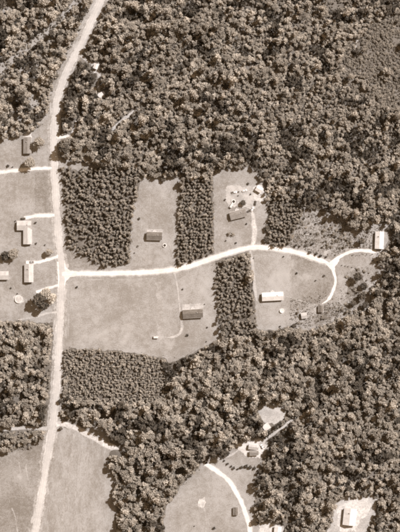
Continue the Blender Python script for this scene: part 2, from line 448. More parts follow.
# bare pale ground round the houses
sheet('sand_patch', [(226, 187), (236, 184), (246, 188), (254, 184), (262, 187), (265, 196), (262, 205), (255, 209), (246, 208), (236, 206), (229, 208), (226, 200)], .084, 'pale_soil', 1.2, 1.5)
sheet('sand_patch', [(254, 186), (263, 186), (265, 196), (260, 202), (254, 199)], .090, 'white_sand', .9, 1.3)
sheet('sand_patch', [(235, 446), (243, 441), (252, 441), (257, 438.5), (265, 441), (267, 447), (262, 452), (260, 458), (250, 457), (243, 454)], .086, 'white_sand', 1.2, 1.3)
sheet('sand_patch', [(338, 507), (350, 500), (368, 497), (374, 503), (368, 514), (360, 521), (356, 531), (340, 532), (337, 520)], .086, 'white_sand', 1.1, 1.4)
sheet('sand_patch', [(260, 527), (267, 523), (276, 524), (281, 529), (280, 545), (260, 545)], .086, 'white_sand', .8, 1.3)
sheet('sand_patch', [(181, 305), (190, 303.5), (204, 303), (206, 307), (196, 309.5), (182, 310)], .090, 'pale_soil', .6, 1.3)
sheet('sand_patch', [(147, 229.5), (152, 229), (158, 228.8), (162.5, 229.6), (163, 232.5), (147, 232.5)], .090, 'pale_soil', .7, 1.5)
sheet('sand_patch', [(24, 131), (31, 131), (32, 137.5), (24, 137.5)], .090, 'white_sand', .6, 1.2)
sheet('sand_patch', [(326, 261), (332, 260.5), (338, 257.5), (339.5, 260), (335, 267), (334, 274), (330, 268), (325, 264)], .090, 'road_sand', .5, 1.2)
sheet('sand_patch', [(370, 249), (380, 250), (384, 255), (378, 262), (370, 259)], .090, 'pale_soil', .8, 1.3)
sheet('sand_patch', [(199, 499), (205, 497), (206, 503), (203, 508), (198, 506)], .090, 'white_sand', .7, 1.2)   # bare spot in the round field
sheet('sand_patch', [(92, 62), (99, 62), (101, 70), (95, 74), (91, 69)], .090, 'white_sand', .8, 1.2)
sheet('sand_patch', [(98, 92), (104, 91), (105, 98), (99, 100)], .090, 'white_sand', .8, 1.2)

for ln, w in (([(67, 280.5), (95, 279.5), (125, 279.8), (156, 278.5)], 1.0), ([(68, 283), (67, 305), (66, 322), (66, 340)], .9), ([(70, 283), (69.2, 305), (68, 322), (68, 340)], .8),
              ([(74, 434), (72, 455), (68, 480), (64, 505), (61, 540)], 2.6), ([(82, 437), (79, 460), (76, 490), (72, 540)], .8), ([(90, 441), (86, 470), (82, 500), (79, 540)], .8),
              ([(19, 462), (20, 470), (22, 476)], 1.6), ([(26, 464), (26.5, 472), (28, 480)], 1.4), ([(12, 508), (16, 520), (18, 540)], 1.4),
              ([(146, 242), (146, 255), (145, 270)], 1.2), ([(163, 236), (170, 246), (172, 262)], 1.0), ([(284, 296), (296, 299), (306, 303), (318, 305)], 1.3), ([(290, 254), (291, 275), (292, 297)], 1.0),
              ([(298, 330), (297, 320), (302, 311), (312, 306)], 1.2), ([(180, 500), (195, 490), (212, 488), (228, 494)], 1.0), ([(203, 505), (206, 520), (205, 545)], 1.2), ([(228, 226), (220, 232), (217, 246)], 1.0), ([(12, 283), (17, 292), (26, 300), (35, 300)], 1.1), ([(33, 247), (42, 250), (52, 250)], 1.0)):
    strip('worn_path', ln, w, .0835, 'pale_grass', .45, taper=True)
sheet('sand_patch', [(13, 296), (18, 294.5), (23.5, 297), (23.8, 302), (20, 304.5), (14.5, 303), (12.5, 300)], .0905, 'pale_soil', .7, 1.2)
sheet('sand_patch', [(279, 308.5), (283, 308), (285, 311), (283, 314), (279.5, 313.5)], .0905, 'pale_soil', .5, 1.1)
# junction flare
sheet('road_flare', [(57, 262), (64, 262), (66, 267), (70, 270.5), (78, 271.5), (78, 276), (70, 277), (66, 281), (64, 288), (58.5, 288)], .108, 'road_sand', .25, 1.2)
strip('verge', MAIN, 12.5, .094, 'verge', .8)
strip('road', MAIN, 5.2, .122, 'asphalt', .22, .05)
strip('road_shoulder', SIDE, 7.0, .104, 'pale_soil', .5)
strip('road_shoulder', MAIN, 7.2, .1, 'road_edge', .6)
strip('side_road', SIDE, 4.6, .158, 'sand_road', .3, .04, taper=True)
strip('driveway', EAST_DRIVE, 3.2, .117, 'sand_road', .35)
strip('driveway', LOOP, 2.6, .115, 'sand_road', .35, taper=True)
for k, (ln, w, mt) in DRIVES.items():
    if mt in ('white_sand', 'sand_road'): strip('driveway_edge', ln, w + 1.8, .096, 'pale_soil', .5, taper=(k in 'abcjkmnpqs'))
    if mt: strip('driveway' if mt != 'pale_grass' else 'worn_track', ln, w, .112 if mt != 'pale_grass' else .082, mt, .4 if mt != 'pale_grass' else 1.1, taper=(k in 'abcjkmnpqs'))

# ------------------------------------------------------------------ buildings
BUILT = []
def house(name, label, px, py, L, Wd, ang, wall_h, pitch, roof, cat='house', group=None, deck=1, chimney=True, windows=4, siding='siding', eave=.45, door_side=1):
    """L along local x, Wd along local y; ang in degrees counter-clockwise"""
    t = thing(name, label, cat, W(px, py, .0), math.radians(ang), group)
    hl, hw = L / 2 - eave, Wd / 2 - eave
    BUILT.append((px, py, L / 2))
    MB().box(-hl - .05, hl + .05, -hw - .05, hw + .05, 0, .5).build('foundation', M['brick'], t)
    zr = wall_h + pitch * hw
    # walls with gables, in one shell
    v = [(-hl, -hw, .5), (hl, -hw, .5), (hl, hw, .5), (-hl, hw, .5), (-hl, -hw, wall_h), (hl, -hw, wall_h), (hl, hw, wall_h), (-hl, hw, wall_h), (-hl, 0, zr), (hl, 0, zr)]
    wall = mesh_obj('wall', v, [(0, 1, 5, 4), (2, 3, 7, 6), (1, 2, 6, 9, 5), (3, 0, 4, 8, 7)], M[siding], t)
    th = .14
    for s in (1, -1):
        ye = s * (Wd / 2); ze = wall_h - pitch * eave
        a = [(-L / 2, 0, zr), (L / 2, 0, zr), (L / 2, ye, ze), (-L / 2, ye, ze)]
        vv = [(x, y, z + .02) for x, y, z in a] + [(x, y, z + .02 + th) for x, y, z in a]
        if s < 0: fs = [(0, 1, 2, 3), (7, 6, 5, 4), (3, 2, 6, 7), (0, 3, 7, 4), (2, 1, 5, 6)]
        else: fs = [(3, 2, 1, 0), (4, 5, 6, 7), (7, 6, 2, 3), (4, 7, 3, 0), (6, 5, 1, 2)]
        mesh_obj('roof_slope', vv, [f[::-1] for f in fs], M[roof], t)
        MB().box(-L / 2, L / 2, ye - .02 if s > 0 else ye - .10, ye + .10 if s > 0 else ye + .02, ze - .1, ze + .1).build('gutter', M['trim'], t)
    MB().box(-L / 2, L / 2, -.16, .16, zr + .10, zr + th + .09).build('ridge_cap', M[roof], t)
    if chimney:
        cx = L * .22
        MB().box(cx - .35, cx + .35, .5, 1.2, wall_h, zr + .75).build('chimney', M['brick'], t)
        for q in (-.3, .05, .33):
            MB().tube([(L * q, -hw * .4, wall_h), (L * q, -hw * .4, zr + .25)], .07, 6).build('vent_pipe', M['metal'], t)
    for s in (1, -1):
        for k in range(windows):
            x = -hl + (k + .5) * 2 * hl / windows
            if s == door_side and abs(x) < 1.2: continue
            wi = MB().box(x - .55, x + .55, s * hw - .03, s * hw + .03, 1.3, 2.3).build('window', M['glass'], t)
            f = MB()
            f.box(x - .65, x - .55, s * hw - .05, s * hw + .05, 1.2, 2.4); f.box(x + .55, x + .65, s * hw - .05, s * hw + .05, 1.2, 2.4)
            f.box(x - .55, x + .55, s * hw - .045, s * hw + .045, 1.2, 1.3); f.box(x - .55, x + .55, s * hw - .045, s * hw + .045, 2.3, 2.4)
            f.build('frame', M['trim'], wi)
    d = MB().box(-.48, .48, door_side * hw - .04, door_side * hw + .04, .55, 2.55).build('door', M['door'], t)
    MB().tube([(.36, door_side * (hw + .04), 1.5), (.36, door_side * (hw + .11), 1.5)], .04, 6).build('handle', M['metal'], d)
    if deck:
        y0, y1 = sorted((door_side * (hw + .06), door_side * (hw + 2.2)))
        dk = MB()
        for q in range(11):
            dk.box(-2 + q * .36, -2 + q * .36 + .32, y0, y1, .42, .48)
        dk.box(-1.95, 1.95, y0 + .05, y1 - .05, .28, .41)
        for sx in (-1.9, 1.8):
            for yy in (y0 + .06, y1 - .16): dk.box(sx, sx + .1, yy, yy + .1, 0, 1.35)
        dk.build('deck', M['wood'], t)
        st = MB()
        ys_ = y1 if door_side > 0 else y0
        for q in range(2):
            a, b = sorted((ys_ + door_side * .02 + door_side * .3 * q, ys_ + door_side * .3 * (q + 1)))
            st.box(-.6, .6, a, b, 0, .32 - .15 * q)
        st.build('steps', M['wood'], t)
    return t

house('ranch_house', 'long narrow grey-roofed house beside the northwest wood, end-on to the driveway', 27.6, 145.5, 16.5, 7.6, 90, 2.9, .28, 'roof_mid', windows=4, deck=0)
# L-shaped house: main range plus wing
lh = house('corner_house', 'pale-roofed L-shaped house west of the main road', 24.3, 225.6, 14.5, 9.2, 0, 3.0, .26, 'roof_pale', windows=4, deck=0, chimney=True)
wing = MB().box(-.4, 7.4, -18.2, -4.4, 0, 2.95).build('wing', M['siding'], lh)
vw = [(-.9, -18.7, 2.85), (7.9, -18.7, 2.85), (7.9, -3.9, 2.85), (-.9, -3.9, 2.85), (3.5, -18.7, 4.05), (3.5, -1.5, 4.05)]
vw2 = [(x, y, z + .13) for x, y, z in vw]
mesh_obj('wing_roof', vw + vw2, [(0, 3, 5, 4), (1, 4, 5, 2), (6, 10, 11, 9), (7, 8, 11, 10), (0, 4, 10, 6), (4, 1, 7, 10), (0, 6, 9, 3), (1, 2, 8, 7), (3, 9, 11, 5), (2, 5, 11, 8)], M['roof_pale'], lh)
house('ranch_house', 'pale-roofed oblong house between the two short driveways west of the crossing', 29.0, 273, 18.5, 8.8, 90, 3.0, .34, 'roof_pale', windows=4, deck=0)
house('garage', 'pale-roofed outbuilding cut by the left edge of the picture', 2.5, 275.5, 13, 8, 0, 3.2, .22, 'roof_pale', 'garage', windows=2, deck=0, chimney=False)
house('mobile_home', 'dark-roofed double-wide home alone on the lawn between two pine plantations', 154.4, 236.0, 15.6, 8.0, -1.5, 3.0, .32, 'roof_dark', windows=4)
house('mobile_home', 'grey-roofed home standing slightly askew in the cluttered yard', 238.0, 214.3, 16.8, 7.8, 14, 3.0, .22, 'roof_mid', windows=4)
house('mobile_home', 'long dark-roofed home south of the sand road beside the curved track', 192.8, 313.6, 20.2, 8.6, 3, 3.0, .32, 'roof_dark', windows=5)
house('mobile_home', 'long white-roofed home in the east field south of the sand road', 272.6, 296.4, 21.5, 8.2, 3, 3.1, .32, 'roof_white', windows=5)
house('mobile_home', 'white-roofed home at the far east end of the sand road', 379.2, 240.2, 17.5, 8.6, 88, 3.2, .32, 'roof_white', windows=4, deck=0)
house('shed', 'small pale-roofed shed at the scrubby south edge of the east field', 304.0, 315.6, 6.0, 5.6, 8, 2.4, .3, 'roof_pale', 'shed', windows=1, deck=0, chimney=False, eave=.25)
house('shed', 'small dark-roofed shed at the end of the looping track', 320.6, 308.8, 7.0, 4.8, 90, 2.4, .3, 'roof_dark', 'shed', windows=1, deck=0, chimney=False, eave=.25)
house('shed', 'white-roofed shed at the wood edge of the cluttered yard', 259.0, 189.2, 6.4, 5.6, -30, 2.8, .22, 'roof_white', 'shed', windows=1, deck=0, chimney=False, eave=.25)
house('cottage', 'pale-roofed cottage in the sandy yard, the upper of two side by side', 253.5, 446.8, 10, 5.2, -8, 2.9, .28, 'roof_pale', windows=3, deck=0, chimney=False)
house('cottage', 'pale-roofed cottage in the sandy yard, the lower of two side by side', 254.0, 452.8, 9, 4.6, 2, 2.9, .28, 'roof_mid', windows=3, deck=0, chimney=False)
house('barn', 'small white-roofed building under the trees north of the sandy yard', 266.4, 426.6, 7, 6, 35, 3.6, .3, 'roof_white', 'barn', windows=1, deck=0, chimney=False)
house('shed', 'small dark-roofed shed with pale surround in the round southern field', 235.6, 511.0, 8.0, 4.8, 90, 2.3, .25, 'roof_dark', 'shed', windows=1, deck=0, chimney=False, eave=.25)
house('bungalow', 'bright white-roofed house in the clearing at the lower right corner', 349.5, 516.5, 17, 12.5, 84, 3.4, .34, 'roof_white', windows=4, deck=0)
house('garage', 'white-roofed garage by the bottom edge beside the dark wood', 277.6, 530.5, 9, 7, 85, 3.0, .22, 'roof_white', 'garage', windows=1, deck=0, chimney=False)
house('cabin', 'small white-roofed cabin in the trees just east of the main road', 96.0, 66.5, 5.5, 4.4, 70, 2.7, .28, 'roof_white', 'cabin', windows=1, deck=0, chimney=False, eave=.3)
house('cabin', 'small white-roofed cabin deeper in the wood, end of the forest track', 101.0, 95.5, 5.5, 4.4, 40, 2.7, .28, 'roof_white', 'cabin', windows=1, deck=0, chimney=False, eave=.3)

# ------------------------------------------------------------------ vehicles and yard things
def car(label, px, py, ang, paint, truck=False):
    t = thing('pickup_truck' if truck else 'car', label, 'pickup' if truck else 'car', W(px, py, .1), math.radians(ang))
    L, w = (5.4, 1.95) if truck else (4.7, 1.85)
    prof = [(-L / 2, .45), (-L / 2, .85), (-L / 2 + .15, .95), (L / 2 - .25, .88), (L / 2, .75), (L / 2, .4)]
    hw = w / 2
    v = [(x, -hw, z) for x, z in prof] + [(x, hw, z) for x, z in prof]
    n = len(prof)
    f = [tuple(range(n)), tuple(range(2 * n - 1, n - 1, -1))] + [(i, i + n, (i + 1) % n + n, (i + 1) % n) for i in range(n)]
    body = mesh_obj('body', v, f, M[paint], t)
    a0, a1, b0, b1 = ((-.5, 1.35, -.25, .75) if truck else (-1.9, 1.15, -1.3, .45))
    z0, z1 = .93, 1.5
    q = hw - .08; q2 = hw - .28
    cv = [(a0, -q, z0), (a1, -q, z0), (a1, q, z0), (a0, q, z0), (b0, -q2, z1), (b1, -q2, z1), (b1, q2, z1), (b0, q2, z1)]
    mesh_obj('windscreen', cv, [(1, 2, 6, 5), (3, 0, 4, 7), (0, 1, 5, 4), (2, 3, 7, 6)], M['glass'], t)
    MB().box(b0 - .04, b1 + .04, -q2 - .04, q2 + .04, z1 - .01, z1 + .05).build('cabin_roof', M[paint], t)
    if truck:
        MB().box(-L / 2 + .12, -.6, -hw + .12, hw - .12, .93, .965).build('bed', M['paint_dark'], t)
        MB().box(-L / 2, -.55, -hw, -hw + .1, .94, 1.15).build('bed_side', M[paint], t)
        MB().box(-L / 2, -.55, hw - .1, hw, .94, 1.15).build('bed_side', M[paint], t)
    for sx in (-L * .31, L * .31):
        for sy in (-1, 1):
            wh = MB().tube([(sx, sy * (hw - .2), .33), (sx, sy * (hw + .01), .33)], .33, 12).build('wheel', M['rubber'], t)
            MB().tube([(sx, sy * (hw + .005), .33), (sx, sy * (hw + .025), .33)], .2, 10).build('rim', M['metal'], wh)
    for sy in (-.65, .65):
        MB().box(L / 2 - .02, L / 2 + .02, sy - .18, sy + .18, .56, .7).build('headlight', M['trim'], t)
    return t

car('white pickup truck parked in the middle of the cluttered yard', 234, 192.3, 8, 'paint_white', True)
car('dark car parked below the white-roofed shed in the cluttered yard', 255.3, 203, 80, 'paint_dark')
car('white car at the end of the drive beside the askew home', 252.4, 209.4, 62, 'paint_white')
car('dark car parked nose-in between the askew home and the white car', 249.3, 210.8, 30, 'paint_dark')
car('small white car alone on the lawn above the dark bush, cluttered yard', 244.4, 190.6, 20, 'paint_white')
car('dark car at the head of the driveway beside the L-shaped house', 23.2, 218.6, 5, 'paint_dark')
car('white car on the grass by the forest edge south of the dark-roofed home', 208.8, 347.2, 35, 'paint_white')
car('tan car in the driveway north of the oblong pale house', 32, 262.0, 5, 'paint_mid')
car('white car in the sandy yard beside the upper cottage', 262.2, 446.5, 120, 'paint_white')

def trailer(label, px, py, ang):
    t = thing('utility_trailer', label, 'trailer', W(px, py, .08), math.radians(ang))
    MB().box(-2.4, 2.2, -1.05, 1.05, .55, 1.9).build('body', M['paint_white'], t)
    MB().box(-2.42, 2.22, -1.07, 1.07, 1.9, 1.96).build('roof', M['roof_white'], t)
    MB().tube([(2.2, .5, .5), (3.3, 0, .5)], .05, 6).build('drawbar', M['metal'], t)
    MB().tube([(2.2, -.5, .5), (3.3, 0, .5)], .05, 6).build('drawbar', M['metal'], t)
    for s in (-1, 1):
        MB().tube([(-.3, s * 1.06, .35), (-.3, s * 1.26, .35)], .35, 12).build('wheel', M['rubber'], t)
    return t
trailer('low white trailer left on the worn strip of the central field', 156, 337.2, 0)
trailer('white box trailer among clutter north of the askew home', 231.5, 205.5, 60)

def trampoline(label, px, py, r=2.0):
    t = thing('trampoline', label, 'trampoline', W(px, py, .08))
    n = 24
    def ring(r0, r1, z0, z1):
        v = [(r * math.cos(2 * math.pi * k / n), r * math.sin(2 * math.pi * k / n), z) for r, z in ((r0, z0), (r1, z0), (r1, z1), (r0, z1)) for k in range(n)]
        f = [(j * n + k, j * n + (k + 1) % n, ((j + 1) % 4) * n + (k + 1) % n, ((j + 1) % 4) * n + k) for j in range(4) for k in range(n)]
        return v, f
    MB().add(*ring(r * .78, r, .86, .94)).build('edge_pad', M['trim'], t)
    mesh_obj('jumping_mat', [(r * .78 * math.cos(2 * math.pi * k / n), r * .78 * math.sin(2 * math.pi * k / n), .88) for k in range(n)], [tuple(range(n))], M['mat_fabric'], t)
    for k in range(4):
        a = math.pi / 4 + k * math.pi / 2
        MB().tube([(r * .92 * math.cos(a), r * .92 * math.sin(a), 0), (r * .92 * math.cos(a), r * .92 * math.sin(a), .87)], .04, 6).build('leg', M['metal'], t)
trampoline('round trampoline with white rim on the lawn right of the double-wide', 164.6, 245.4, 1.9)
trampoline('round trampoline with white rim just north of the askew home', 233.6, 201.6, 2.0)

def pool(label, px, py, r, cover):
    t = thing('swimming_pool', label, 'pool', W(px, py, .06))
    n = 28
    prof = [(r, 0), (r, 1.25), (r + .12, 1.3), (r + .12, 1.36), (r - .15, 1.36), (r - .15, 1.1)]
    v = [(a * math.cos(2 * math.pi * k / n), a * math.sin(2 * math.pi * k / n), z) for a, z in prof for k in range(n)]
    f = [(j * n + k, j * n + (k + 1) % n, (j + 1) * n + (k + 1) % n, (j + 1) * n + k) for j in range(len(prof) - 1) for k in range(n)]
    mesh_obj('pool_wall', v, f, M['trim'], t)
    mesh_obj('water' if not cover else 'cover', [((r - .15) * math.cos(2 * math.pi * k / n), (r - .15) * math.sin(2 * math.pi * k / n), 1.15) for k in range(n)], [tuple(range(n))], M['water' if not cover else 'roof_white'], t)
    ld = MB()
    for s in (-.22, .22): ld.tube([(r + .5, s, 0), (r + .15, s, 1.4), (r - .1, s, 1.7)], .03, 6)
    for q in range(4): ld.box(r + .5 - .09 * q - .05, r + .5 - .09 * q + .05, -.2, .2, .25 + .3 * q, .29 + .3 * q)
    ld.build('ladder', M['metal'], t)
pool('round white-walled pool in the yard below the oblong pale house', 18.6, 299.3, 3.6, False)
pool('small white covered round pool south of the white-roofed home', 281.8, 310.8, 1.9, True)

# ------------------------------------------------------------------ trees
def crown_mesh(seed, R, H, z0, nl, nq, q, kind='broad'):
    """a crown as leaf clumps on overlapping lobes; R radius, H crown height, z0 crown base"""
    r = np.random.default_rng(seed)
    lob = []
    if kind == 'broad':
        lob.append((r.normal() * R * .12, r.normal() * R * .12, z0 + H * .5, R * .45, H * .42))
        for k in range(nl):
            a = 2 * math.pi * (k * .618 + r.random() * .25)
            d = R * r.uniform(.25, .88)
            lr = R * r.uniform(.20, .46)
            zc = z0 + H * (.25 + .48 * (1 - (d / R) ** 2) + r.uniform(-.22, .26))
            lob.append((d * math.cos(a), d * math.sin(a), zc, lr, lr * r.uniform(.7, 1.0)))
    elif kind == 'full':
        lob.append((0, 0, z0 + H * .5, R * .6, H * .45))
        for k in range(nl):
            a = 2 * math.pi * (k * .618 + r.random() * .3)
            d = R * r.uniform(.35, .78)
            lr = R * r.uniform(.20, .40)
            lob.append((d * math.cos(a), d * math.sin(a), z0 + H * (.22 + .5 * (1 - (d / R) ** 2) + r.uniform(-.15, .16)), lr, lr * r.uniform(.7, 1)))
    elif kind == 'pine':
        for k in range(nl):
            t = (k + .5) / nl
            rad = R * (1 - t) ** .75
            for j in range(max(1, int(5 * (1 - t)))):
                a = 2 * math.pi * r.random()
                d = rad * r.uniform(.35, .7)
                lr = max(.25 * R, rad * r.uniform(.4, .6))
                lob.append((d * math.cos(a), d * math.sin(a), z0 + H * t, lr, lr * .6))
    else:   # bush
        for k in range(nl):
            a = 2 * math.pi * r.random(); d = R * r.uniform(0, .62)
            lr = R * r.uniform(.3, .5)
            lob.append((d * math.cos(a), d * math.sin(a), z0 + H * r.uniform(.3, .65) * (1 - .4 * d / R), lr, lr * r.uniform(.6, .95)))
    lob = np.array(lob)
    an = r.uniform(.65, 1.45, (len(lob), 2))
    rot = r.uniform(0, math.pi, len(lob))
    w = lob[:, 3] ** 2; w /= w.sum()
    V, F = [], []
    cnt = 0
    while cnt < nq:
        k = r.choice(len(lob), p=w)
        n = r.normal(size=3); n /= np.linalg.norm(n)
        if n[2] < -.35: continue
        L = lob[k]
        sh = r.uniform(.30, 1.25)
        e0, e1 = n[0] * L[3] * an[k, 0] * sh, n[1] * L[3] * an[k, 1] * sh
        p = L[:3] + np.array([e0 * math.cos(rot[k]) - e1 * math.sin(rot[k]), e0 * math.sin(rot[k]) + e1 * math.cos(rot[k]), n[2] * L[4] * sh])
        dd = (p - lob[:, :3]) / lob[:, [3, 3, 4]]
        if (np.sum(dd ** 2, 1) < .12).sum() > 0: continue
        m = n * .65 + r.normal(size=3) * .55; m[2] += .45; m /= np.linalg.norm(m)
        t = np.cross(m, r.normal(size=3)); t /= np.linalg.norm(t)
        b = np.cross(m, t)
        s = q * r.uniform(.6, 1.35)
        i = len(V)
        e = s * r.uniform(.55, 1.0)
        V += [p - t * s - m * s * .25, p - b * e, p + t * s - m * s * .25, p + b * e]
        F += [(i, i + 1, i + 3), (i + 1, i + 2, i + 3)]
        cnt += 1
    return V, F

def trunk_mesh(seed, h, r0, R, z0, H, limbs=5):
    r = random.Random(seed)
    mb = MB()
    top = z0 + H * .7
    ax, ay = r.uniform(-.4, .4), r.uniform(-.4, .4)
    P = [(ax * (t ** 2), ay * t, top * t - .15) for t in (0, .06, .35, .7, 1)]
    mb.tube(P, [r0 * 1.35, r0, r0 * .8, r0 * .5, r0 * .15], 7)
    for k in range(limbs):
        a = 2 * math.pi * (k / limbs) + r.uniform(-.4, .4)
        zb = z0 + H * r.uniform(.0, .35)
        d = R * r.uniform(.45, .75)
        mb.tube([(0, 0, zb), (d * .5 * math.cos(a), d * .5 * math.sin(a), zb + H * .18), (d * math.cos(a), d * math.sin(a), zb + H * .34)], [r0 * .45, r0 * .3, r0 * .1], 5)
    return mb.v, mb.f

def mk(name, V, F, mats, idx=None):
    me = bpy.data.meshes.new(name)
    me.from_pydata([tuple(map(float, v)) for v in V], [], [tuple(map(int, f)) for f in F])
    for m in mats: me.materials.append(m)
    if idx is not None: me.polygons.foreach_set('material_index', np.asarray(idx, np.int32))
    me.update()
    return me

def make_kind(key, n, kind, R, H, z0, nl, nq, q, leaf, tr=.22, limbs=5):
    """n variants at unit design size; returns list of (crown mesh, trunk mesh, joined mesh)"""
    out = []
    for s in range(n):
        rr = random.Random(s * 31 + len(key))
        fr_, fl = rr.uniform(.72, 1.12), rr.uniform(.55, 1.9)
        V, F = crown_mesh(1000 + s * 17 + len(key) * 101, R * fr_, H * rr.uniform(.75, 1.2), z0 * rr.uniform(.8, 1.2), max(4, int(nl * fl)) if kind != 'pine' else nl, int(nq * (.55 + .45 * fr_ * fr_)), q * rr.uniform(.85, 1.3), kind)
        sq = rr.uniform(.74, 1.0)          # crowns are not round
        V = [(p[0], p[1] * sq, p[2]) for p in V]
        v, f = trunk_mesh(s + 5, z0 + H, tr, R, z0, H, limbs)
        lf = M[leaf[s % len(leaf)]]
        c = mk('crown', V, F, [lf]); t = mk('trunk', v, f, [M['bark']])
        b = len(V)
        j = mk('tree', list(V) + list(v), list(F) + [tuple(i + b for i in g) for g in f], [lf, M['bark']], [0] * len(F) + [1] * len(f))
        out.append((c, t, j))
    return out

K = {}
K['broad'] = make_kind('broad', 16, 'broad', 4.8, 8.0, 4.0, 11, 700, .62, ['leaf_pale', 'leaf_mid', 'leaf_mid'])
K['dark'] = make_kind('dark', 6, 'broad', 4.0, 8.5, 3.6, 11, 680, .55, ['leaf_dark'])
K['shade'] = make_kind('shade', 5, 'full', 4.6, 7.5, 2.6, 18, 1150, .46, ['leaf_pale', 'leaf_mid'])
K['cedar'] = make_kind('cedar', 4, 'full', 4.0, 8.0, 2.2, 16, 1100, .42, ['leaf_dark'])
K['pine'] = make_kind('pine', 8, 'pine', 2.1, 5.0, 1.4, 5, 300, .40, ['needle'], .11, 4)
K['sapling'] = make_kind('sapling', 8, 'pine', 1.9, 4.0, .8, 4, 190, .42, ['needle_pale'], .09, 3)
K['bush'] = make_kind('bush', 5, 'bush', 1.5, 2.2, .15, 6, 190, .24, ['leaf_dark', 'leaf_mid', 'leaf_dark'], .06, 3)
K['brush'] = make_kind('brush', 5, 'bush', 1.5, 2.4, .15, 6, 170, .26, ['brush_leaf'], .05, 3)
K['weed'] = make_kind('weed', 4, 'bush', .6, .7, .05, 4, 40, .16, ['weed'], .02, 2)

def plant(name, label, cat, kind, px, py, s, var=None, group=None, sz=None, rz=None):
    """s scales width; sz height"""
    v = K[kind][(R_.randrange(len(K[kind])) if var is None else var) % len(K[kind])]
    t = thing(name, label, cat, W(px, py, 0), R_.uniform(0, 6.283) if rz is None else rz, group)
    t.scale = (s, s, sz or s)
    link_mesh('crown', v[0], t)
    link_mesh('trunk', v[1], t)
    return t

# --- lone and yard trees, each one named by where it stands
LONE = [
    ('shade_tree', 'round shade tree right of the long narrow grey-roofed house', 'shade', 39.5, 143, 1.3, 1, .8),
    ('shade_tree', 'spreading pale tree on the upper side of the west driveway', 'shade', 30.5, 163, 1.2, 0, .8),
    ('shade_tree', 'dark round tree among white clutter in the yard of the askew home', 'cedar', 243.0, 202.8, .72, 0, .55),
    ('shade_tree', 'single tree by the road corner of the oblong pale house', 'shade', 49.5, 251.5, .95, 2, .8),
    ('evergreen_tree', 'big dark evergreen at the left of the clump below the oblong house', 'cedar', 39.5, 299.5, 1.75, 1, .75),
    ('evergreen_tree', 'dark evergreen at the lower side of the clump below the oblong house', 'cedar', 44, 306, 1.5, 2, .8),
    ('shade_tree', 'pale broad tree at the road side of the clump below the oblong house', 'shade', 52.5, 298, 1.5, 2, .8),
    ('shade_tree', 'pale tree topping the clump below the oblong house', 'shade', 46.5, 293, 1.2, 0, .8),
    ('shade_tree', 'pale tree at the left picture edge above the pale outbuilding, upper of pair', 'shade', 14, 254, 1.35, 1, .6),
    ('evergreen_tree', 'dark tree at the left picture edge above the pale outbuilding', 'cedar', 6, 256, 1.35, 3, .55),
    ('evergreen_tree', 'large dark lone tree on the east verge of the main road below its bend', 'cedar', 70, 110, 1.35, 0, 1.0),
    ('evergreen_tree', 'blunt dark tree at the corner where the sand drive meets the road', 'cedar', 64, 149, 1.4, 1, 1.0),
    ('evergreen_tree', 'large near-black tree beside the white-roofed shed in the cluttered yard', 'cedar', 266, 175.5, 1.2, 2, .55),
    ('evergreen_tree', 'dark round tree at the plantation edge right of the sandy drive, upper of two', 'cedar', 267, 228.5, .85, 3, .7),
    ('evergreen_tree', 'dark round tree at the plantation edge right of the sandy drive, lower of two', 'cedar', 266.5, 239.5, .75, 0, .6),
    ('shade_tree', 'lone tree left of the easternmost white-roofed home', 'cedar', 361, 241, .95, 1, .8),
    ('evergreen_tree', 'dark round tree standing in the scrub near the top right plantation', 'cedar', 349, 218, .95, 2, .8),
    ('evergreen_tree', 'dark round tree alone below the east drive', 'cedar', 357.5, 276.5, 1.15, 0, .95),
    ('evergreen_tree', 'dark tree in the chain below the east drive, upper middle', 'cedar', 363.5, 286, 1.0, 3, .9),
    ('evergreen_tree', 'dark tree in the chain below the east drive, lower middle', 'cedar', 362, 296, 1.05, 1, .9),
    ('evergreen_tree', 'dark tree at the right of the chain below the east drive', 'cedar', 377, 293, 1.3, 2, 1.0),
    ('evergreen_tree', 'dark low tree at the left foot of the chain below the east drive', 'cedar', 353, 303, .8, 0, .7),
    ('evergreen_tree', 'dark tree at the foot of the chain below the east drive', 'cedar', 365, 305, .9, 1, .8),
    ('evergreen_tree', 'small dark tree at the forest edge below the white-roofed home', 'cedar', 293.5, 326, .85, 2, .65),
    ('evergreen_tree', 'dark tree at the track mouth beside the hedge of the sandy yard', 'cedar', 226, 453, .95, 3, .8),
    ('evergreen_tree', 'dark leaning tree on the road verge above the bottom left crossing', 'cedar', 60.5, 401, .65, 1, .7),
    ('evergreen_tree', 'dark tree by the road at the mouth of the white drive', 'cedar', 61, 428.5, .6, 2, .6),
    ('shade_tree', 'tree jutting into the top of the lawn above the double-wide', 'cedar', 163.5, 180, .6, 0, .7),
    ('evergreen_tree', 'dark tree left of the sandy yard cottages at the wood edge', 'cedar', 247, 434, 1.1, 0, .9),
]
for nm, lb, kd, x, y, s, v, szf in LONE:
    plant(nm, lb, 'tree', kd, x, y, s, v, 'single trees in the yards and verges', s * szf)

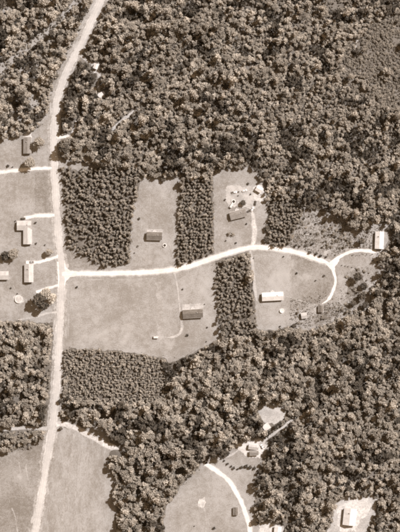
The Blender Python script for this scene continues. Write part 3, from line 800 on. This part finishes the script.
BUSH = [
    ('dark bush standing alone in the upper left corner of the central field', 76.8, 287, 1.35), ('dark bush on the lawn left of and above the double-wide', 139.3, 218.6, 1.1),
    ('small bush left of the double-wide near the road', 134.5, 253, .8), ('pale low bush left of the double-wide', 138, 246.2, .9),
    ('dark bush right of and below the long dark-roofed home', 207.2, 327.6, 1.0), ('dark bush below the long dark-roofed home, near the curved track end', 187.3, 335.2, 1.2), ('tiny bush off the upper right corner of the long dark-roofed home', 204.6, 304.3, .7),
    ('small bush near the wood edge below the long dark-roofed home', 206.6, 341.5, .8), ('tiny bush beside the curved track above the long dark-roofed home', 182.7, 289.2, .8),
    ('small dark bush under the sand road above the white-roofed home', 283.4, 256.6, .95), ('small bush beside the track mouth left of the east field', 253.5, 258, .7),
    ('dark bush at mid height of the east field', 296.6, 273.4, 1.25), ('small bush in the east field left of the looping track', 315.8, 280.6, .9),
    ('dark bush in the east field nearest the looping track', 324.2, 275.4, 1.3), ('dark bush left of the white pickup in the cluttered yard', 225, 199.6, 1.15),
    ('small bush at the top of the cluttered yard', 248.2, 183.6, 1.1), ('small bush right of the white pickup', 238.6, 191.8, .85),
    ('small bush below and right of the white pickup', 238.2, 195.8, .75), ('small bush left of the white-roofed shed', 250.4, 194.4, 1.0),
    ('dark bush off the lower right corner of the askew home', 246.3, 224, 1.1), ('pale bush at the left of the clump below the askew home', 229, 233.5, 1.5),
    ('pale bush at the right of the clump below the askew home', 233.2, 234.2, 1.5), ('bush at the lower left of the clump below the askew home', 226, 240.5, .9),
    ('bush at the lower right of the clump below the askew home', 236, 243, .9), ('small bush at the upper left corner of the L-shaped house', 15.2, 221, .9),
    ('bush at the upper right corner of the L-shaped house', 35.4, 222.6, 1.3), ('small bush at the foot of the wing of the L-shaped house', 36.2, 243.4, .9),
    ('tiny bush near the road right of the wing of the L-shaped house', 45, 245, .7), ('bush on the left of the west driveway', 8, 166, 1.3), ('bush second from the left on the west driveway', 13, 167, .9),
    ('left dark bush of two below the easternmost white-roofed home', 372.6, 260.4, 1.0), ('right dark bush of two below the easternmost white-roofed home', 377.3, 262, 1.0),
    ('dark bush in the left edge yard beside the pool', 11, 288, .8), ('small bush above the round white-walled pool', 17.5, 293.6, .8),
    ('white-flowering low bush at the wood edge below the white-roofed home', 280, 326, 1.1), ('dark bush at the bottom edge of the round southern field', 214, 528, 1.3),
    ('small bush near the bottom left of the round southern field', 194.5, 526, .7), ('small bush beside the bottom edge drive in the south', 257.5, 522, 1.2),
]
for lb, x, y, s in BUSH:
    vi = 1 if 'pale' in lb else R_.choice([0, 2, 3])
    plant('bush', lb, 'bush', 'bush', x, y, s, vi, 'bushes dotted over the yards and fields')
ordn = ['first', 'second', 'third', 'fourth', 'fifth', 'sixth', 'seventh', 'eighth', 'ninth', 'tenth', 'eleventh', 'twelfth', 'thirteenth', 'fourteenth', 'fifteenth', 'sixteenth', 'seventeenth', 'eighteenth', 'nineteenth', 'twentieth', 'twenty-first', 'twenty-second', 'twenty-third', 'twenty-fourth', 'twenty-fifth', 'twenty-sixth', 'twenty-seventh', 'twenty-eighth', 'twenty-ninth', 'thirtieth']
for i, (x, y, s) in enumerate([(222, 457.5, 1.5), (224.6, 460.5, 1.2), (227.5, 463.4, 1.5), (231, 466.4, 1.3), (234.2, 467.6, 1.7), (237.6, 468.6, 1.3), (241.4, 467.2, 1.8), (245.6, 466, 2.2), (250, 467.2, 2.3), (254.4, 468.4, 1.9), (258.2, 470, 1.6)]):
    plant('bush', ordn[i] + ' bush from the left in the dark hedge below the sandy yard', 'bush', 'bush', x, y, s, 2 * (i % 2), 'hedge below the sandy yard')
for i, (x, y) in enumerate([(342, 265.3), (345, 266), (348, 266.6), (352, 267.4), (355.5, 268), (359, 268.4)]):
    plant('bush', ordn[i] + ' bush from the left in the dotted row under the east drive', 'bush', 'bush', x, y, .62, 0, 'row of small bushes under the east drive')
SCRUB = [(304, 218, 1.2), (309, 216, 1.0), (305, 233, 1.25), (311, 233.5, 1.1), (316, 224, 1.2), (321, 222, 1.3), (325, 235.5, 1.3), (329, 234.5, 1.2), (335, 237, 1.3), (296, 245.5, 1.6), (300, 246, 1.4), (306, 246, 1.5), (313, 244, 1.7), (310, 252, 1.8), (316, 253.5, 1.9), (320, 255.5, 1.9), (322, 247, 1.2), (326.5, 257, 1.3), (340, 229, .9), (331, 225, .9)]
SCRUB.sort(key=lambda t: t[0])
for i, (x, y, s) in enumerate(SCRUB):
    plant('bush', ordn[i] + ' dark bush from the left in the scrub above the sand road', 'bush', 'bush', x, y, s, 2 * (i % 2), 'bushes in the scrub above the sand road')

# --- planted pines -------------------------------------------------------------
def rows_in(poly, dx, dy, jit, skip, ang=0.0):
    """planted rows clipped to a polygon: list of rows of points"""
    xs_ = [p[0] for p in poly]; ys_ = [p[1] for p in poly]
    rows = []
    y = min(ys_) + dy / 2
    while y < max(ys_):
        n = int((max(xs_) - min(xs_)) / dx) + 2
        off = NP.uniform(0, dx)
        pts = np.stack([min(xs_) - dx + off + np.arange(n) * dx + NP.normal(0, jit, n), y + NP.normal(0, jit, n) + (np.arange(n) * dx) * ang], 1)
        m = in_poly(pts, poly) & (NP.random(n) > skip)
        if m.any(): rows.append(pts[m])
        y += dy
    return rows

for key, where in (('P2', 'narrow pine strip'),):
    for ri, row in enumerate(rows_in(PINES[key], 3.1, 3.2, .6, .05)):
        for ci, (x, y) in enumerate(row):
            s = R_.uniform(.82, 1.25)
            plant('pine_tree', '%s pine from the left, %s row from the top, %s' % (ordn[ci], ordn[ri], where), 'tree', 'pine', x, y, s, None, 'young pines planted in rows', s * R_.uniform(.8, 1.15))

def stuff(name, label, cat, kind, P, S, SZ=None, pick=None):
    """one object: a point per plant, its geometry-node tree sets a plant on each point"""
    P = np.asarray(P, float); S = np.asarray(S, float)
    SZ = S if SZ is None else np.asarray(SZ, float)
    n = len(P)
    me = bpy.data.meshes.new(name)
    co = np.zeros((n, 3)); co[:, 0] = P[:, 0] - 200; co[:, 1] = 266 - P[:, 1]
    me.from_pydata(co.tolist(), [], [])
    for nm, arr in (('turn', NP.uniform(0, 6.283, n)), ('wide', S), ('tall', SZ)):
        at = me.attributes.new(nm, 'FLOAT', 'POINT'); at.data.foreach_set('value', arr.astype(np.float32))
    src = bpy.data.collections.new(name + '_source')
    for i, kd in enumerate(kind if isinstance(kind, list) else [kind]):
        for j, t in enumerate(K[kd]):
            src.objects.link(bpy.data.objects.new('source_%s_%02d' % (kd, j), t[2]))
    nv = len(src.objects)
    at = me.attributes.new('pick', 'INT', 'POINT'); at.data.foreach_set('value', (NP.integers(0, nv, n) if pick is None else pick).astype(np.int32))
    o = link_mesh(name, me)
    g = bpy.data.node_groups.new(name + '_nodes', 'GeometryNodeTree')
    g.interface.new_socket('Geometry', in_out='INPUT', socket_type='NodeSocketGeometry')
    g.interface.new_socket('Geometry', in_out='OUTPUT', socket_type='NodeSocketGeometry')
    N, L = g.nodes, g.links
    gi, go = N.new('NodeGroupInput'), N.new('NodeGroupOutput')
    ci = N.new('GeometryNodeCollectionInfo'); ci.inputs['Collection'].default_value = src
    ci.inputs['Separate Children'].default_value = True; ci.inputs['Reset Children'].default_value = True
    ip = N.new('GeometryNodeInstanceOnPoints'); ip.inputs['Pick Instance'].default_value = True
    def attr(nm, ty):
        a = N.new('GeometryNodeInputNamedAttribute'); a.data_type = ty; a.inputs['Name'].default_value = nm
        return a.outputs['Attribute']
    cr = N.new('ShaderNodeCombineXYZ'); L.new(attr('turn', 'FLOAT'), cr.inputs[2])
    er = N.new('FunctionNodeEulerToRotation'); L.new(cr.outputs[0], er.inputs[0])
    cs = N.new('ShaderNodeCombineXYZ'); w = attr('wide', 'FLOAT')
    L.new(w, cs.inputs[0]); L.new(w, cs.inputs[1]); L.new(attr('tall', 'FLOAT'), cs.inputs[2])
    L.new(gi.outputs[0], ip.inputs['Points']); L.new(ci.outputs[0], ip.inputs['Instance'])
    L.new(attr('pick', 'INT'), ip.inputs['Instance Index'])
    L.new(er.outputs[0], ip.inputs['Rotation']); L.new(cs.outputs[0], ip.inputs['Scale'])
    L.new(ip.outputs[0], go.inputs[0])
    md = o.modifiers.new('planting', 'NODES'); md.node_group = g
    return tag(o, label, cat, None, 'stuff')

pp, ps = [], []
for key, dx, jit, lo, hi in (('P1', 2.9, .85, .65, 1.35), ('P3', 2.9, .7, .6, 1.2), ('P4', 2.8, .75, .6, 1.2)):
    for row in rows_in(PINES[key], dx, dx, jit, .07 if key == 'P1' else .02):
        if key == 'P1': row = row[(NP.random(len(row)) > .4) | ~in_poly(row, [(75, 222), (84, 226), (88, 242), (92, 254), (80, 248), (74, 240)])]
        if key == 'P4': row = row[seg_dist(row, [(214, 324), (236, 319.5), (260, 315)]) > 1.5]
        pp += row.tolist(); ps += NP.uniform(lo, hi, len(row)).tolist()
ps = np.array(ps)
sp = np.concatenate(rows_in([(64, 349), (100, 350), (135, 353), (150, 356), (160, 363), (168, 380), (172, 400), (155, 406), (120, 409), (92, 405), (64, 400)], 2.3, 2.3, .6, .04))
ss = NP.uniform(.65, 1.2, len(sp)) * (.75 + .5 * vnoise(sp, 14, 71))
stuff('pine_plantation', 'dense young pines of the big left, middle and wedge-shaped plantations', 'plantation', 'pine', pp, ps, ps * NP.uniform(.8, 1.15, len(ps)))

stuff('sapling_plantation', 'pale fine-textured saplings packed in the block below the central field', 'plantation', 'sapling', sp, ss, ss * NP.uniform(.8, 1.2, len(ss)))

# --- the woods ---------------------------------------------------------------
XA, XB, YA, YB = -28, 428, -28, 560
ROADS = [(MAIN, 6.8), (SIDE, 4.5), (EAST_DRIVE, 4.0)] + [(DRIVES[k][0], w) for k, w in (('i', 2.6), ('j', 3.0), ('k', 6.8), ('m', 1.0), ('n', 2.6), ('o', 3.0), ('p', 2.4), ('q', 1.6), ('l', 3.5))]

def free(pts, rad=None):
    """where no field, plantation, road or scrub lies; rad keeps a crown's width clear of open ground"""
    rad = np.zeros(len(pts)) if rad is None else rad
    ok = np.ones(len(pts), bool)
    for poly, _ in OPEN.values(): ok &= ~in_poly(pts, poly) & (seg_dist(pts, poly + [poly[0]]) > rad * .4)
    for poly in PINES.values(): ok &= ~in_poly(pts, poly)
    ok &= ~in_poly(pts, BRUSH) | (vnoise(pts, 11, 55) > .72)
    for ln, w in ROADS: ok &= seg_dist(pts, ln) > w + rad * .6
    for bx, by, br in BUILT: ok &= np.hypot(pts[:, 0] - bx - 2.5, pts[:, 1] - by + 2) > br + 1 + rad * .8
    for bx, by, br in BUILT: ok &= np.hypot(pts[:, 0] - bx - 6, pts[:, 1] - by + 5) > br * .8 + rad * .7
    return ok

cand = np.stack([NP.uniform(XA, XB, 90000), NP.uniform(YA, YB, 90000)], 1)
north_east = np.clip((cand[:, 0] - 190) / 120, 0, 1) * np.clip((215 - cand[:, 1]) / 40, 0, 1)
size = 0.32 + 0.55 * vnoise(cand, 24, 3) ** 1.3 + 0.75 * NP.random(len(cand)) ** 3
size = size * (1 - .22 * north_east) * .77
ok_ = free(cand, size * 4.0)
cand, size = cand[ok_], size[ok_]
dark = vnoise(cand, 17, 8) * .55 + vnoise(cand, 6, 9) * .45
gap = vnoise(cand, 8, 12)
in_nw = (cand[:, 1] < 140) & (cand[:, 0] < np.interp(cand[:, 1], [p[1] for p in MAIN], [p[0] for p in MAIN]))
cell = 4.0
grid = {}
keep = []
for i, (x, y) in enumerate(cand):
    if gap[i] < (.27 if in_nw[i] else .20): continue
    r = 3.15 * size[i]
    cx, cy = int(x // cell), int(y // cell)
    ok = True
    for gx in range(cx - 2, cx + 3):
        for gy in range(cy - 2, cy + 3):
            for j in grid.get((gx, gy), ()):
                if (cand[j, 0] - x) ** 2 + (cand[j, 1] - y) ** 2 < ((r + 3.15 * size[j]) * .5 * 1.05) ** 2:
                    ok = False; break
            if not ok: break
        if not ok: break
    if ok:
        grid.setdefault((cx, cy), []).append(i); keep.append(i)
keep = np.array(keep)
T, S, D = cand[keep], size[keep], dark[keep]
tall = S * NP.uniform(.6, 1.4, len(S)) * (.75 + .6 * vnoise(T, 13, 44))
main_x = np.interp(T[:, 1], [p[1] for p in MAIN], [p[0] for p in MAIN])
is_dark = D > np.where((T[:, 0] < main_x) & (T[:, 1] < 140), .61, .635)
nw = (T[:, 0] < main_x) & (T[:, 1] < 140) & (T[:, 0] > 0) & (T[:, 1] > 0)
sw = (T[:, 0] < main_x) & (T[:, 1] > 318) & (T[:, 0] > 0)
# pale and darker kinds of broadleaf stand in drifts
pale_p = np.clip(.10 + .9 * (vnoise(T, 34, 31) * .6 + vnoise(T, 9, 32) * .4), 0, 1)
pale_p[(T[:, 0] < main_x) & (T[:, 1] < 140)] = .95
pale_p[(T[:, 0] > 250) & (T[:, 1] < 215)] += .15
vpick = np.where(NP.random(len(T)) < pale_p, NP.choice([0, 3, 6, 9, 12, 15], len(T)), NP.choice([1, 2, 4, 5, 7, 8, 10, 11, 13, 14], len(T)))
singled = []
for sel, where, y0 in ((nw, 'the northwest wood', 0), (sw, 'the southwest wood', 320)):
    ii = np.where(sel)[0]
    for b in range(0, 20):
        row = [i for i in ii if y0 + b * 9 <= T[i, 1] < y0 + (b + 1) * 9]
        row.sort(key=lambda i: -T[i, 0])
        for c, i in enumerate(row[:9]):
            singled.append(i)
            dk = bool(is_dark[i])
            lb = '%s crowned tree, %s from the road in the %s band down %s' % ('dark' if dk else 'pale', ordn[c], ordn[b], where)
            plant('evergreen_tree' if dk else 'broadleaf_tree', lb, 'tree', 'dark' if dk else 'broad', T[i, 0], T[i, 1], S[i], None if dk else int(vpick[i]), 'trees of the western woods', tall[i])
rest = np.ones(len(T), bool)
rest[singled] = False
rb = rest & ~is_dark
stuff('broadleaf_forest', 'mottled broadleaf forest filling the north, east and south of the picture', 'forest', 'broad', T[rb], S[rb], tall[rb], vpick[rb])
stuff('evergreen_forest', 'dark evergreen crowns scattered through the large forest', 'forest', 'dark', T[rest & is_dark], S[rest & is_dark] * .95, tall[rest & is_dark])

# --- undergrowth: regrowth scrub, shrubs in forest gaps and along edges
c2 = np.concatenate([np.stack([NP.uniform(XA, XB, 26000), NP.uniform(YA, YB, 26000)], 1), np.stack([NP.uniform(338, 430, 4200), NP.uniform(5, 112, 4200)], 1), np.stack([NP.uniform(-28, 100, 4500), NP.uniform(-28, 95, 4500)], 1)])
inb = in_poly(c2, BRUSH)
row_ = seg_dist(c2, DRIVES['o'][0]) < 9
rd = np.ones(len(c2), bool)
for ln, w in ROADS:
    if ln is not DRIVES['o'][0]: rd &= seg_dist(c2, ln) > w - 1.0
fr = free(c2)
sel = (inb & (NP.random(len(c2)) < .95)) | (row_ & rd & (NP.random(len(c2)) < .45) & (c2[:, 0] < main_x.max()) & (c2[:, 1] < 92)) | (fr & (NP.random(len(c2)) < .30))
P2_ = c2[sel]
ef = OPEN['east_field'][0]
c4 = np.stack([NP.uniform(296, 384, 1400), NP.uniform(208, 334, 1400)], 1)
m4 = in_poly(c4, ef) & (seg_dist(c4, EAST_DRIVE) > 4) & (seg_dist(c4, SIDE) > 5) & (seg_dist(c4, LOOP) > 4) & ((c4[:, 1] < 254) | (c4[:, 1] > 306) | ((c4[:, 0] > 346) & (c4[:, 1] > 269))) & (np.hypot(c4[:, 0] - 379, c4[:, 1] - 240) > 13) & (np.hypot(c4[:, 0] - 304, c4[:, 1] - 315.6) > 5.5) & (np.hypot(c4[:, 0] - 320.6, c4[:, 1] - 308.8) > 6) & (vnoise(c4, 9, 66) > .45) & (NP.random(len(c4)) < .5)
from mathutils.kdtree import KDTree
kd = KDTree(len(T))
for i, (x, y) in enumerate(T): kd.insert((x, y, 0), i)
kd.balance()
c5 = np.stack([NP.uniform(XA, XB, 40000), NP.uniform(YA, YB, 40000)], 1)
c5 = c5[free(c5)]
lone_xy = [(t[3], t[4]) for t in LONE]
hole = np.array([kd.find((x, y, 0))[2] > 3.6 * S[kd.find((x, y, 0))[1]] + .6 for x, y in c5])
for a_, b_ in lone_xy: hole &= np.hypot(c5[:, 0] - a_, c5[:, 1] - b_) > 3
hole &= NP.random(len(c5)) < .8
P2_ = np.concatenate([P2_, c4[m4], c5[hole]])
s2 = NP.uniform(.4, 1.3, len(P2_)) * (1 + .9 * (vnoise(P2_, 12, 21) - .5))
stuff('undergrowth', 'low regrowth scrub of the upper right cutover, the diagonal cut and forest gaps', 'scrub', 'brush', P2_, s2, s2 * NP.uniform(.6, 1.3, len(P2_)))

c3 = np.stack([NP.uniform(290, 384, 10000), NP.uniform(208, 332, 10000)], 1)
m3 = in_poly(c3, ef) & (NP.random(len(c3)) < 1.5 * vnoise(c3, 7, 61) ** 1.6) & (seg_dist(c3, EAST_DRIVE) > 3) & (seg_dist(c3, SIDE) > 4) & (seg_dist(c3, LOOP) > 2.5) & ((c3[:, 1] < 256) | (NP.random(len(c3)) < np.clip((c3[:, 1] - 288) / 26, 0, 1)))
edge = []
for nm in OPEN:
    poly = OPEN[nm][0]
    q = np.stack([NP.uniform(XA, XB, 9000), NP.uniform(YA, YB, 9000)], 1)
    d = seg_dist(q, poly + [poly[0]])
    mm = in_poly(q, poly) & (d < 5) & (NP.random(len(q)) < .9 * (1 - d / 5))
    for ln, w in ROADS + [(DRIVES[k][0], 3) for k in 'abcdefgh'] + [(LOOP, 3)]: mm &= seg_dist(q, ln) > w
    edge.append(q[mm])
P3_ = np.concatenate([c3[m3]] + edge)
stuff('weeds', 'weedy tufts speckling the scrub field and the field edges', 'weeds', 'weed', P3_, NP.uniform(.5, 1.5, len(P3_)))
print('TREES', len(T), 'west', nw.sum(), sw.sum(), 'pines stuff', len(pp), 'brush', len(P2_), 'weeds', len(P3_), 'objects', len(sc.objects))
